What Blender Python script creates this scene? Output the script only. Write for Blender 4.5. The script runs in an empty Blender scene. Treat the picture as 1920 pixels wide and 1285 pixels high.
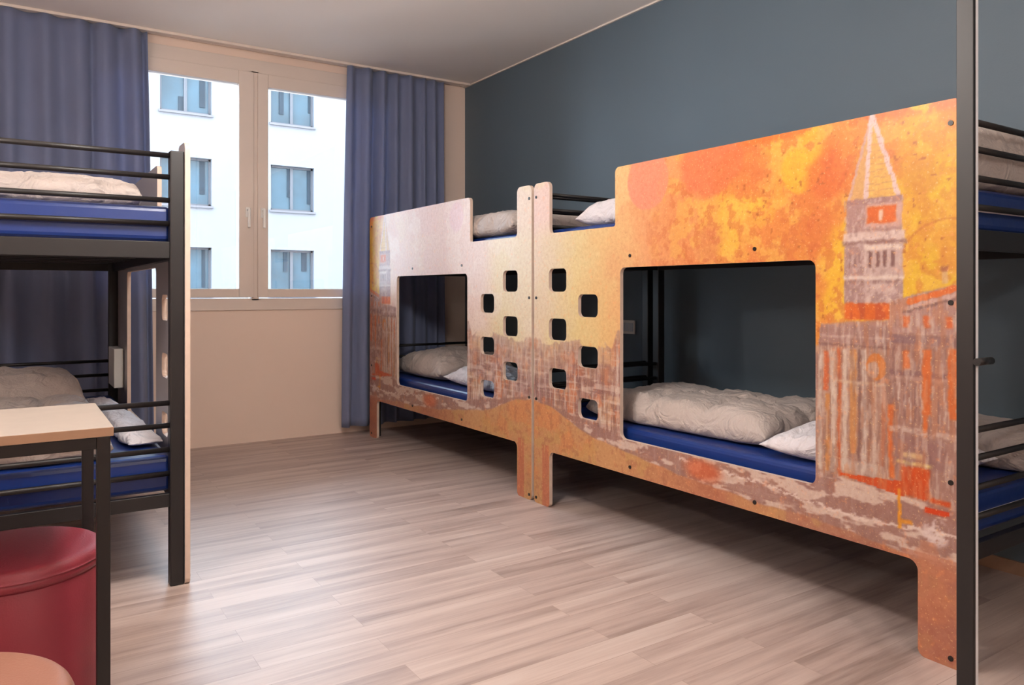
import bpy, bmesh, math, random
import numpy as np
from mathutils import Vector, noise

scene = bpy.context.scene
COL = scene.collection
R = math.radians

# ------------------------------------------------------------------ camera
F_PX, YAW, HORIZON, CAM_H = 1432.5, 0.58255, 547.2, 1.06
cam_d = bpy.data.cameras.new('camera')
cam = bpy.data.objects.new('camera', cam_d)
COL.objects.link(cam)
cam.location = (0, 0, CAM_H)
cam.rotation_euler = (R(90), 0, -YAW)
cam_d.sensor_fit = 'HORIZONTAL'
cam_d.sensor_width = 36.0
cam_d.lens = 36.0 * F_PX / 1920.0
cam_d.shift_y = (HORIZON - 1285 / 2) / 1920.0
cam_d.clip_start = 0.02
scene.camera = cam

# ------------------------------------------------------------------ light
scene.view_settings.view_transform = 'Standard'
scene.view_settings.look = 'None'
scene.view_settings.gamma = 1.0
scene.view_settings.use_curve_mapping = False
scene.view_settings.exposure = 0.0

world = bpy.data.worlds.new('sky')
scene.world = world
world.use_nodes = True
bg = world.node_tree.nodes['Background']
bg.inputs['Color'].default_value = (0.70, 0.84, 1.0, 1)
bg.inputs['Strength'].default_value = 15.0

portal_d = bpy.data.lights.new('window_portal', 'AREA')
portal_d.shape = 'RECTANGLE'
portal_d.size, portal_d.size_y = 2.36, 1.56
portal_d.cycles.is_portal = True
portal = bpy.data.objects.new('window_portal', portal_d)
portal.location = (1.45, 5.60, 1.80)
portal.rotation_euler = (R(-90), 0, 0)
COL.objects.link(portal)
FILL_LAMP_STRENGTH = 94.0

# ------------------------------------------------------------------ helpers
def s2l(c):
    r = []
    for v in c[:3]:
        v = v / 255.0
        r.append(v / 12.92 if v <= 0.04045 else ((v + 0.055) / 1.055) ** 2.4)
    return tuple(r) + (1.0,)

def mat(name, color, rough=0.6, metal=0.0, spec=0.5, bump=None, coat=0.0, vary=0.0, vscale=4.0, linear=False):
    """procedural principled material; vary = albedo mottling, bump = (scale, strength)"""
    m = bpy.data.materials.new(name)
    m.use_nodes = True
    nt = m.node_tree
    b = nt.nodes['Principled BSDF']
    c = tuple(color) + (1.0,) if linear and len(color) == 3 else (color if linear else s2l(color))
    b.inputs['Roughness'].default_value = rough
    b.inputs['Metallic'].default_value = metal
    b.inputs['Specular IOR Level'].default_value = spec
    b.inputs['Coat Weight'].default_value = coat
    tc = nt.nodes.new('ShaderNodeTexCoord')
    n = nt.nodes.new('ShaderNodeTexNoise')
    n.inputs['Scale'].default_value = vscale
    n.inputs['Detail'].default_value = 5
    nt.links.new(tc.outputs['Object'], n.inputs['Vector'])
    ramp = nt.nodes.new('ShaderNodeValToRGB')
    v = max(vary, 0.01)
    ramp.color_ramp.elements[0].position = 0.3
    ramp.color_ramp.elements[1].position = 0.7
    ramp.color_ramp.elements[0].color = tuple(x * (1 - v) for x in c[:3]) + (1,)
    ramp.color_ramp.elements[1].color = tuple(min(1, x * (1 + v)) for x in c[:3]) + (1,)
    nt.links.new(n.outputs['Fac'], ramp.inputs['Fac'])
    nt.links.new(ramp.outputs['Color'], b.inputs['Base Color'])
    if bump:
        n2 = nt.nodes.new('ShaderNodeTexNoise')
        n2.inputs['Scale'].default_value = bump[0]
        n2.inputs['Detail'].default_value = 6
        nt.links.new(tc.outputs['Object'], n2.inputs['Vector'])
        bp = nt.nodes.new('ShaderNodeBump')
        bp.inputs['Strength'].default_value = bump[1]
        bp.inputs['Distance'].default_value = bump[2] if len(bump) > 2 else 0.01
        nt.links.new(n2.outputs['Fac'], bp.inputs['Height'])
        nt.links.new(bp.outputs['Normal'], b.inputs['Normal'])
    return m

def link(name, me, m, parent=None, loc=(0, 0, 0)):
    o = bpy.data.objects.new(name, me)
    COL.objects.link(o)
    for x in (m if isinstance(m, (list, tuple)) else [m]):
        me.materials.append(x)
    o.location = loc
    if parent is not None:
        o.parent = parent
    return o

def empty(name, loc=(0, 0, 0)):
    o = bpy.data.objects.new(name, None)
    COL.objects.link(o)
    o.location = loc
    o.empty_display_size = 0.1
    return o

def tag(o, label=None, cat=None, group=None, kind=None):
    if label: o['label'] = label
    if cat: o['category'] = cat
    if group: o['group'] = group
    if kind: o['kind'] = kind
    return o

class MB:
    """collects boxes and tubes and links them as one mesh; f maps local coordinates"""
    def __init__(self, f=None):
        self.bm = bmesh.new()
        self.f = f or (lambda x, y, z: (x, y, z))
    def box(self, x0, x1, y0, y1, z0, z1, bevel=0.0):
        pts = [(x, y, z) for x in (x0, x1) for y in (y0, y1) for z in (z0, z1)]
        vs = [self.bm.verts.new(self.f(*p)) for p in pts]
        fs = [(0, 1, 3, 2), (4, 6, 7, 5), (0, 4, 5, 1), (2, 3, 7, 6), (0, 2, 6, 4), (1, 5, 7, 3)]
        faces = [self.bm.faces.new([vs[i] for i in q]) for q in fs]
        if bevel:
            bmesh.ops.bevel(self.bm, geom=list({e for q in faces for e in q.edges}), offset=bevel, segments=3, affect='EDGES', profile=0.5)
        return self
    def tube(self, a, b, r, n=12, cap=True):
        a, b = Vector(self.f(*a)), Vector(self.f(*b))
        d = (b - a).normalized()
        u = d.orthogonal().normalized(); w = d.cross(u)
        rings = []
        for p in (a, b):
            rings.append([self.bm.verts.new(p + r * (math.cos(2 * math.pi * k / n) * u + math.sin(2 * math.pi * k / n) * w)) for k in range(n)])
        for k in range(n):
            self.bm.faces.new([rings[0][k], rings[0][(k + 1) % n], rings[1][(k + 1) % n], rings[1][k]]).smooth = True
        if cap:
            self.bm.faces.new(rings[0][::-1]); self.bm.faces.new(rings[1])
        return self
    def lathe(self, prof, cx=0, cy=0, n=64):
        rings = []
        for r, z in prof:
            if r < 1e-6:
                rings.append([self.bm.verts.new((cx, cy, z))])
            else:
                rings.append([self.bm.verts.new((cx + r * math.cos(2 * math.pi * k / n), cy + r * math.sin(2 * math.pi * k / n), z)) for k in range(n)])
        for a, b in zip(rings, rings[1:]):
            for k in range(n):
                q = [a[k % len(a)], a[(k + 1) % len(a)], b[(k + 1) % len(b)], b[k % len(b)]]
                q2 = []
                for v in q:
                    if v not in q2: q2.append(v)
                self.bm.faces.new(q2).smooth = True
        return self
    def build(self, name, m, parent=None, loc=(0, 0, 0)):
        bmesh.ops.recalc_face_normals(self.bm, faces=self.bm.faces)
        me = bpy.data.meshes.new(name)
        self.bm.to_mesh(me); self.bm.free()
        return link(name, me, m, parent, loc)

# ------------------------------------------------------------------ materials
M_ceiling = mat('ceiling_paint', (250, 242, 234), 0.85, vary=0.02, vscale=0.8)
M_cream = mat('cream_wall_paint', (234, 212, 197), 0.8, vary=0.02, vscale=1.2, bump=(180, 0.05))
M_teal = mat('slate_blue_wall_paint', (86, 101, 112), 0.62, vary=0.03, vscale=1.0, bump=(150, 0.06))
M_frame = mat('window_frame_lacquer', (220, 206, 196), 0.4, vary=0.01)
M_metal = mat('black_powder_coated_steel', (24, 21, 22), 0.45, vary=0.05, vscale=20, spec=0.5)
M_backlam = mat('grey_panel_back_laminate', (150, 146, 150), 0.35, vary=0.03)
M_edge = mat('pale_board_edge', (206, 184, 168), 0.55, vary=0.06, vscale=30)
M_bolt = mat('dark_bolt_steel', (40, 34, 32), 0.35, metal=0.4)
M_vinyl = mat('royal_blue_mattress_vinyl', (18, 46, 112), 0.36, vary=0.05, vscale=3, bump=(9, 0.25, 0.01))
M_piping = mat('pale_mattress_piping', (222, 214, 218), 0.6)
M_white_box = mat('white_plastic', (225, 222, 215), 0.4, vary=0.02)
M_track = mat('white_curtain_track', (226, 212, 202), 0.5)
M_chrome = mat('white_handle_metal', (232, 230, 226), 0.3)
M_red = mat('dark_red_leatherette', (138, 46, 60), 0.46, vary=0.08, vscale=3, bump=(260, 0.12))
M_tan = mat('terracotta_leatherette', (142, 96, 78), 0.46, vary=0.06, vscale=3, bump=(260, 0.12))
M_table = mat('pale_laminate_top', (166, 154, 144), 0.42, vary=0.05, vscale=14)
M_table_edge = mat('beech_edge_band', (176, 142, 116), 0.5, vary=0.05, vscale=20)
M_strip = mat('grey_edge_strip', (226, 226, 232), 0.4, vary=0.03)
M_base = mat('oak_baseboard', (150, 118, 96), 0.5, vary=0.1, vscale=10)

def cloth_mat(name, c, crease=0.6):
    m = mat(name, c, 0.75, vary=0.05, vscale=6)
    nt = m.node_tree; b = nt.nodes['Principled BSDF']
    b.inputs['Sheen Weight'].default_value = 0.15
    tc = nt.nodes.new('ShaderNodeTexCoord')
    n = nt.nodes.new('ShaderNodeTexNoise'); n.inputs['Scale'].default_value = 9; n.inputs['Detail'].default_value = 4
    n.inputs['Distortion'].default_value = 1.4
    n2 = nt.nodes.new('ShaderNodeTexNoise'); n2.inputs['Scale'].default_value = 34; n2.inputs['Detail'].default_value = 3
    n2.inputs['Distortion'].default_value = 0.8
    nt.links.new(tc.outputs['Object'], n.inputs['Vector']); nt.links.new(tc.outputs['Object'], n2.inputs['Vector'])
    mx = nt.nodes.new('ShaderNodeMath'); mx.operation = 'MULTIPLY_ADD'; mx.inputs[1].default_value = 0.18
    nt.links.new(n2.outputs['Fac'], mx.inputs[0]); nt.links.new(n.outputs['Fac'], mx.inputs[2])
    bp = nt.nodes.new('ShaderNodeBump'); bp.inputs['Strength'].default_value = crease; bp.inputs['Distance'].default_value = 0.035
    nt.links.new(mx.outputs[0], bp.inputs['Height']); nt.links.new(bp.outputs['Normal'], b.inputs['Normal'])
    return m
M_quilt = cloth_mat('beige_grey_quilt_cloth', (182, 170, 164), 0.8)
M_linen = cloth_mat('white_bed_linen', (218, 213, 218), 1.0)

def curtain_mat():
    m = mat('slate_blue_curtain_cloth', (132, 142, 176), 0.8, vary=0.04, vscale=5, bump=(400, 0.1))
    b = m.node_tree.nodes['Principled BSDF']
    b.inputs['Sheen Weight'].default_value = 0.25
    nt = m.node_tree
    tr = nt.nodes.new('ShaderNodeBsdfTranslucent'); tr.inputs['Color'].default_value = (0.22, 0.27, 0.42, 1)
    mix = nt.nodes.new('ShaderNodeMixShader'); mix.inputs[0].default_value = 0.3
    nt.links.new(b.outputs[0], mix.inputs[1]); nt.links.new(tr.outputs[0], mix.inputs[2])
    nt.links.new(mix.outputs[0], nt.nodes['Material Output'].inputs['Surface'])
    return m
M_curtain = curtain_mat()

def glass_mat():
    m = bpy.data.materials.new('clear_window_glass'); m.use_nodes = True
    nt = m.node_tree; nt.nodes.remove(nt.nodes['Principled BSDF'])
    t = nt.nodes.new('ShaderNodeBsdfTransparent'); g = nt.nodes.new('ShaderNodeBsdfGlossy'); g.inputs['Roughness'].default_value = 0.01
    t.inputs['Color'].default_value = (0.97, 0.99, 0.99, 1)
    fr = nt.nodes.new('ShaderNodeFresnel'); fr.inputs['IOR'].default_value = 1.45
    mx = nt.nodes.new('ShaderNodeMixShader')
    nt.links.new(fr.outputs[0], mx.inputs[0]); nt.links.new(t.outputs[0], mx.inputs[1]); nt.links.new(g.outputs[0], mx.inputs[2])
    nt.links.new(mx.outputs[0], nt.nodes['Material Output'].inputs['Surface'])
    return m
M_glass = glass_mat()

def floor_mat():
    m = bpy.data.materials.new('wood_plank_floor'); m.use_nodes = True
    nt = m.node_tree; N = nt.nodes; L = nt.links; b = N['Principled BSDF']
    tc = N.new('ShaderNodeTexCoord')
    br = N.new('ShaderNodeTexBrick')
    br.offset = 0.37; br.offset_frequency = 2
    br.inputs['Scale'].default_value = 1.0
    br.inputs['Brick Width'].default_value = 0.94
    br.inputs['Row Height'].default_value = 0.099
    br.inputs['Mortar Size'].default_value = 0.0008
    br.inputs['Mortar Smooth'].default_value = 0.3
    br.inputs['Color1'].default_value = (0, 0, 0, 1); br.inputs['Color2'].default_value = (1, 1, 1, 1)
    br.inputs['Mortar'].default_value = (0.3, 0.3, 0.3, 1)
    L.new(tc.outputs['Object'], br.inputs['Vector'])
    # long streaks along the boards, shifted per board
    sep = N.new('ShaderNodeSeparateXYZ'); L.new(tc.outputs['Object'], sep.inputs[0])
    mp = N.new('ShaderNodeMapping'); mp.inputs['Scale'].default_value = (0.6, 9, 1)
    add = N.new('ShaderNodeVectorMath'); add.operation = 'MULTIPLY_ADD'
    L.new(br.outputs['Color'], add.inputs[0]); add.inputs[1].default_value = (7, 3, 5); L.new(tc.outputs['Object'], add.inputs[2])
    L.new(add.outputs[0], mp.inputs['Vector'])
    n1 = N.new('ShaderNodeTexNoise'); n1.inputs['Scale'].default_value = 1.6; n1.inputs['Detail'].default_value = 6; n1.inputs['Roughness'].default_value = 0.62
    L.new(mp.outputs[0], n1.inputs['Vector'])
    mp2 = N.new('ShaderNodeMapping'); mp2.inputs['Scale'].default_value = (3, 90, 1); L.new(add.outputs[0], mp2.inputs['Vector'])
    n2 = N.new('ShaderNodeTexNoise'); n2.inputs['Scale'].default_value = 1.5; n2.inputs['Detail'].default_value = 3; L.new(mp2.outputs[0], n2.inputs['Vector'])
    r = N.new('ShaderNodeValToRGB'); e = r.color_ramp.elements
    e[0].position = 0.27; e[0].color = s2l((134, 114, 106))
    e[1].position = 0.72; e[1].color = s2l((198, 182, 174))
    x = e.new(0.42); x.color = s2l((166, 146, 138))
    x = e.new(0.57); x.color = s2l((186, 167, 158))
    # fac = streak*0.7 + board tone*0.2 + fine*0.1
    a1 = N.new('ShaderNodeMath'); a1.operation = 'MULTIPLY_ADD'; a1.inputs[1].default_value = 0.11
    bw = N.new('ShaderNodeRGBToBW'); L.new(br.outputs['Color'], bw.inputs[0]); L.new(bw.outputs[0], a1.inputs[0])
    a0 = N.new('ShaderNodeMath'); a0.operation = 'MULTIPLY_ADD'; a0.inputs[1].default_value = 0.95; a0.inputs[2].default_value = -0.10
    L.new(n1.outputs['Fac'], a0.inputs[0]); L.new(a0.outputs[0], a1.inputs[2])
    a2 = N.new('ShaderNodeMath'); a2.operation = 'MULTIPLY_ADD'; a2.inputs[1].default_value = 0.12; L.new(n2.outputs['Fac'], a2.inputs[0]); L.new(a1.outputs[0], a2.inputs[2])
    L.new(a2.outputs[0], r.inputs['Fac'])
    mm = N.new('ShaderNodeMixRGB'); mm.blend_type = 'MULTIPLY'; mm.inputs['Color2'].default_value = (0.72, 0.68, 0.65, 1)
    L.new(br.outputs['Fac'], mm.inputs['Fac']); L.new(r.outputs['Color'], mm.inputs['Color1'])
    L.new(mm.outputs[0], b.inputs['Base Color'])
    b.inputs['Roughness'].default_value = 0.46
    b.inputs['Specular IOR Level'].default_value = 0.75
    bp = N.new('ShaderNodeBump'); bp.inputs['Strength'].default_value = 0.12; bp.inputs['Distance'].default_value = 0.004
    L.new(n2.outputs['Fac'], bp.inputs['Height']); L.new(bp.outputs['Normal'], b.inputs['Normal'])
    return m
M_floor = floor_mat()

def print_mat():
    """the printed board: drawn colours come from the 'print' attribute, fine speckle from noise"""
    m = bpy.data.materials.new('orange_city_print_laminate'); m.use_nodes = True
    nt = m.node_tree; N = nt.nodes; L = nt.links; b = N['Principled BSDF']
    at = N.new('ShaderNodeAttribute'); at.attribute_name = 'print'
    tc = N.new('ShaderNodeTexCoord')
    n = N.new('ShaderNodeTexNoise'); n.inputs['Scale'].default_value = 55; n.inputs['Detail'].default_value = 5; n.inputs['Roughness'].default_value = 0.65
    L.new(tc.outputs['Object'], n.inputs['Vector'])
    r = N.new('ShaderNodeValToRGB'); r.color_ramp.elements[0].position = 0.32; r.color_ramp.elements[0].color = (0.78, 0.66, 0.6, 1)
    r.color_ramp.elements[1].position = 0.62; r.color_ramp.elements[1].color = (1, 1, 1, 1)
    L.new(n.outputs['Fac'], r.inputs['Fac'])
    mx = N.new('ShaderNodeMixRGB'); mx.blend_type = 'MULTIPLY'; mx.inputs['Fac'].default_value = 0.55
    L.new(at.outputs['Color'], mx.inputs['Color1']); L.new(r.outputs['Color'], mx.inputs['Color2'])
    # light flecks and dark spatter of the brushed print
    for sc, lo, hi, colr, fac in ((120, .60, .68, (0.86, 0.62, 0.30, 1), .35), (85, .62, .67, (0.34, 0.12, 0.06, 1), .40), (30, .58, .70, (0.78, 0.30, 0.10, 1), .30)):
        k = N.new('ShaderNodeTexNoise'); k.inputs['Scale'].default_value = sc; k.inputs['Detail'].default_value = 4; k.inputs['Roughness'].default_value = .6
        L.new(tc.outputs['Object'], k.inputs['Vector'])
        rr = N.new('ShaderNodeMapRange'); rr.inputs['From Min'].default_value = lo; rr.inputs['From Max'].default_value = hi; rr.inputs['To Max'].default_value = fac
        L.new(k.outputs['Fac'], rr.inputs['Value'])
        m2 = N.new('ShaderNodeMixRGB'); m2.inputs['Color2'].default_value = colr
        L.new(rr.outputs[0], m2.inputs['Fac']); L.new(mx.outputs[0], m2.inputs['Color1']); mx = m2
    L.new(mx.outputs[0], b.inputs['Base Color'])
    b.inputs['Roughness'].default_value = 0.38
    b.inputs['Specular IOR Level'].default_value = 0.35
    return m
M_print = print_mat()

# ------------------------------------------------------------------ room
WX, WY, CZ = 3.157, 5.50, 2.755        # right wall, window wall, ceiling
LX, BY = -1.35, -2.2                   # left wall, wall behind the camera
def struct(name, mb, m):
    return tag(mb.build(name, m), kind='structure')
struct('floor', MB().box(LX - .2, WX + .2, BY - .2, WY + .2, -0.12, 0), M_floor)
struct('ceiling', MB().box(LX - .2, WX + .2, BY - .2, WY + .2, CZ, CZ + 0.15), M_ceiling)
struct('wall_right', MB().box(WX, WX + .2, BY, WY + .2, 0, CZ), M_teal)
struct('wall_left', MB().box(LX - .2, LX, BY, WY + .2, 0, CZ), M_cream)
struct('wall_back', MB().box(LX, WX, BY - .2, BY, 0, CZ), M_cream)
OX0, OX1, OZ0, OZ1 = 0.30, 2.60, 0.93, 2.695
mb = MB()
mb.box(LX, OX0, WY, WY + .2, 0, CZ).box(OX1, WX, WY, WY + .2, 0, CZ).box(OX0, OX1, WY, WY + .2, 0, OZ0).box(OX0, OX1, WY, WY + .2, OZ1, CZ)
struct('wall_window', mb, M_cream)
struct('trim_1', MB().box(WX - .012, WX, BY, WY, CZ - .010, CZ), M_track)
struct('baseboard_right', MB().box(WX - 0.012, WX, BY, WY, 0, 0.05, ), M_base)

# window: fixed frame, two sashes with glass, handles
win = tag(empty('window_1', (0, WY, OZ0)), kind='structure')
f = lambda x, y, z: (x, y, z - OZ0)
mb = MB(f)
y0, y1 = -0.012, 0.075
mb.box(OX0, OX1, y0, y1, OZ0, 1.012, .003).box(OX0, OX1, y0, y1, 2.60, OZ1, .003)
mb.box(OX0, OX0 + .07, y0, y1, 1.0, 2.61).box(OX1 - .07, OX1, y0, y1, 1.0, 2.61)
mb.box(1.425, 1.475, y0, y1, 1.0, 2.61)
mb.build('window_frame', M_frame, win)
for a, bb, g0, g1, hx, hs in ((OX0 + .06, 1.436, .47, 1.336, 1.393, -1), (1.464, OX1 - .06, 1.536, 2.45, 1.497, 1)):
    s = MB(f)
    ya, yb = -0.03, 0.05
    s.box(a, g0, ya, yb, 1.02, 2.60, .004).box(g1, bb, ya, yb, 1.02, 2.60, .004).box(g0, g1, ya, yb, 1.02, 1.08, .004).box(g0, g1, ya, yb, 2.508, 2.60, .004)
    so = s.build('sash', M_frame, win)
    MB(f).box(g0 - .005, g1 + .005, 0.012, 0.018, 1.075, 2.512).build('glass', M_glass, so)
    h = MB(f)
    h.box(hx - .014, hx + .014, -.040, -.030, 1.58, 1.65, .003).tube((hx, -.035, 1.63), (hx, -.075, 1.63), .007).box(hx - .009, hx + .009, -.082, -.068, 1.505, 1.642, .005)
    h.build('handle', M_chrome, so)

# curtain track and curtains
tr = MB(lambda x, y, z: (x, y, z)).box(LX + .02, WX - .02, 5.375, 5.425, CZ - .018, CZ - .0005, .002)
tag(tr.build('curtain_track', M_track), 'white curtain track fixed to the ceiling along the window wall', 'curtain track')

def curtain(name, x0, x1, seed, folds, z0, z1, swing):
    rnd = random.Random(seed)
    nx, nz = 260, 40
    # irregular pleats: cumulative phase
    ph = [0.0]
    k = [0.6 + rnd.random() * 0.9 for _ in range(folds * 2)]
    tot = sum(k)
    edges = np.cumsum([0] + k) / tot
    amps = [0.5 + rnd.random() * 0.8 for _ in k]
    verts, faces = [], []
    for j in range(nz + 1):
        v = j / nz                       # 0 top, 1 bottom
        z = z1 + (z0 - z1) * v
        for i in range(nx + 1):
            u = i / nx
            q = int(min(len(k) - 1, np.searchsorted(edges, u, 'right') - 1))
            loc = (u - edges[q]) / (edges[q + 1] - edges[q])
            sgn = 1 if q % 2 else -1
            prof = math.sin(math.pi * loc)
            y = sgn * amps[q] * prof * (0.030 + 0.014 * min(1, v * 2.2))
            y += 0.010 * noise.noise(Vector((u * 7 + seed, v * 1.3, 0)))
            x = x0 + (x1 - x0) * u + swing(u, v) + 0.010 * math.sin(u * 31 + v * 2 + seed) * v
            verts.append((x, y, z))
    for j in range(nz):
        for i in range(nx):
            a = j * (nx + 1) + i
            faces.append((a, a + 1, a + nx + 2, a + nx + 1))
    me = bpy.data.meshes.new(name); me.from_pydata(verts, [], faces)
    me.polygons.foreach_set('use_smooth', [True] * len(faces))
    o = link(name, me, M_curtain, None, (0, 5.40, 0))
    s = o.modifiers.new('s', 'SOLIDIFY'); s.thickness = 0.004; s.offset = 0
    return o
c = curtain('curtain', -1.25, 0.745, 3, 13, 0.06, 2.735, lambda u, v: 0.05 * v * u)
tag(c, 'long slate blue curtain left of the window behind the black-railed bunk', 'curtain', 'curtains at the window')
c = curtain('curtain.001', 2.095, 2.905, 11, 7, 0.06, 2.735, lambda u, v: (-0.05 * v * (1 - u) + 0.02 * v * u))
tag(c, 'slate blue curtain right of the window next to the dark wall', 'curtain', 'curtains at the window')

# outer face of our own building, unseen; made tall to keep low sky off the facade opposite
mb = MB()
mb.box(-30, LX - .2, WY, WY + .25, -6, 26).box(WX + .2, 45, WY, WY + .25, -6, 26)
mb.box(LX - .2, WX + .2, WY, WY + .25, CZ + .15, 26).box(LX - .2, WX + .2, WY, WY + .25, -6, -.12)
struct('wall_outside', mb, M_cream)

# socket plate on the right wall
so = MB().box(-.010, 0, -.062, .062, -.042, .042, .003)
so = so.build('wall_socket', M_white_box, None, (WX, 3.50, 0.845))
tag(so, 'white wall socket plate on the dark wall seen through the bunk opening', 'wall socket')
sw = MB()
for k in (-.036, 0, .036):
    sw.box(-.013, -.009, k - .015, k + .015, -.026, .026, .001)
sw.build('socket_module', mat('socket_grey', (190, 196, 202), 0.4), so)

# ------------------------------------------------------------------ building across the street
bld = empty('apartment_building', (0, 27, -6))
tag(bld, 'white rendered apartment building with recessed blue windows seen through the window', 'building')
M_fac = mat('white_render', (116, 120, 127), 0.9, vary=0.015, vscale=0.6)
M_fframe = mat('grey_window_frame', (80, 84, 92), 0.6)
M_fsill = mat('pale_stone_sill', (100, 100, 106), 0.8)
M_pane = mat('sky_reflection_blue_pane', (48, 76, 92), 0.12, vary=0.25, vscale=1.1)  # blue base colour stands in for the reflected sky
M_drape = mat('dark_room_drape', (34, 48, 60), 0.8, vary=0.15, vscale=3)
xs = [(-3.05, -1.45), (0.53, 2.13), (4.10, 5.70), (7.67, 9.22), (11.24, 12.8), (14.8, 16.4)]
zs = [(0.93, 2.54), (3.93, 5.52), (6.99, 8.45)]
fz = lambda x, y, z: (x, y, z + 6)
w = MB(fz)
edges = [-8.0] + [e for p in xs for e in p] + [24.0]
for i in range(0, len(edges), 2):
    w.box(edges[i], edges[i + 1], 0, .6, -6, 8.75)
for a, bb in xs:
    zz = [-6.0] + [e for p in zs for e in p] + [8.75]
    for i in range(0, len(zz), 2):
        w.box(a, bb, 0, .6, zz[i], zz[i + 1])
w.build('facade', M_fac, bld)
rb = random.Random(5)
for ci, (a, bb) in enumerate(xs):
    for ri, (za, zb) in enumerate(zs):
        m = MB(fz); t = .07; mid = (a + bb) / 2
        m.box(a, bb, .16, .26, zb - t, zb).box(a, bb, .16, .26, za, za + t).box(a, a + t, .16, .26, za, zb).box(bb - t, bb, .16, .26, za, zb).box(mid - .05, mid + .05, .15, .26, za, zb)
        fo = m.build('window', M_fframe, bld)
        MB(fz).box(a, bb, .22, .24, za, zb).build('pane', M_pane, fo)
        MB(fz).box(a - .05, bb + .05, -.06, .18, za - .07, za).build('sill', M_fsill, fo)
        for q in range(2):
            d = MB(fz)
            cx = (a + mid) / 2 if q == 0 else (mid + bb) / 2
            x0 = cx + rb.uniform(-.05, .25); ww = rb.uniform(.10, .22); h0 = rb.uniform(.0, .5) * (zb - za)
            if rb.random() < .5: d.box(x0, min(x0 + ww, bb - t), .19, .216, zb - t - (zb - za) * rb.uniform(.4, .8), zb - t)
            else: d.box(x0, min(x0 + ww, bb - t), .19, .216, za + t, za + t + (zb - za) * rb.uniform(.3, .6))
            d.build('drape', M_drape, fo)
tag(MB().box(-30, 45, 6.5, 27, -6.2, -6).build('ground', mat('street_asphalt', (120, 120, 122), 0.9, vary=0.1)), kind='structure')

# ------------------------------------------------------------------ the print on the bunk panels
rng = np.random.RandomState(7)
_LAT = rng.rand(8, 257, 257)
def vnoise(x, y, seed):
    lat = _LAT[seed % 8]
    x = x + seed * 13.7; y = y + seed * 5.3
    xi = np.floor(x).astype(int); yi = np.floor(y).astype(int)
    fx = x - xi; fy = y - yi
    fx = fx * fx * (3 - 2 * fx); fy = fy * fy * (3 - 2 * fy)
    x0, x1, y0, y1 = xi % 256, (xi + 1) % 256, yi % 256, (yi + 1) % 256
    return (lat[x0, y0] * (1 - fx) * (1 - fy) + lat[x1, y0] * fx * (1 - fy) + lat[x0, y1] * (1 - fx) * fy + lat[x1, y1] * fx * fy)
def fbm(x, y, s, seed, octv=4, ys=None):
    ys = s if ys is None else ys
    v = 0; a = 1; tot = 0
    for o in range(octv):
        v = v + a * vnoise(x * s * 2 ** o, y * ys * 2 ** o, seed + o); tot += a; a *= 0.55
    return v / tot
def sm(a, b, x):
    t = np.clip((x - a) / (b - a), 0, 1); return t * t * (3 - 2 * t)

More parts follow.
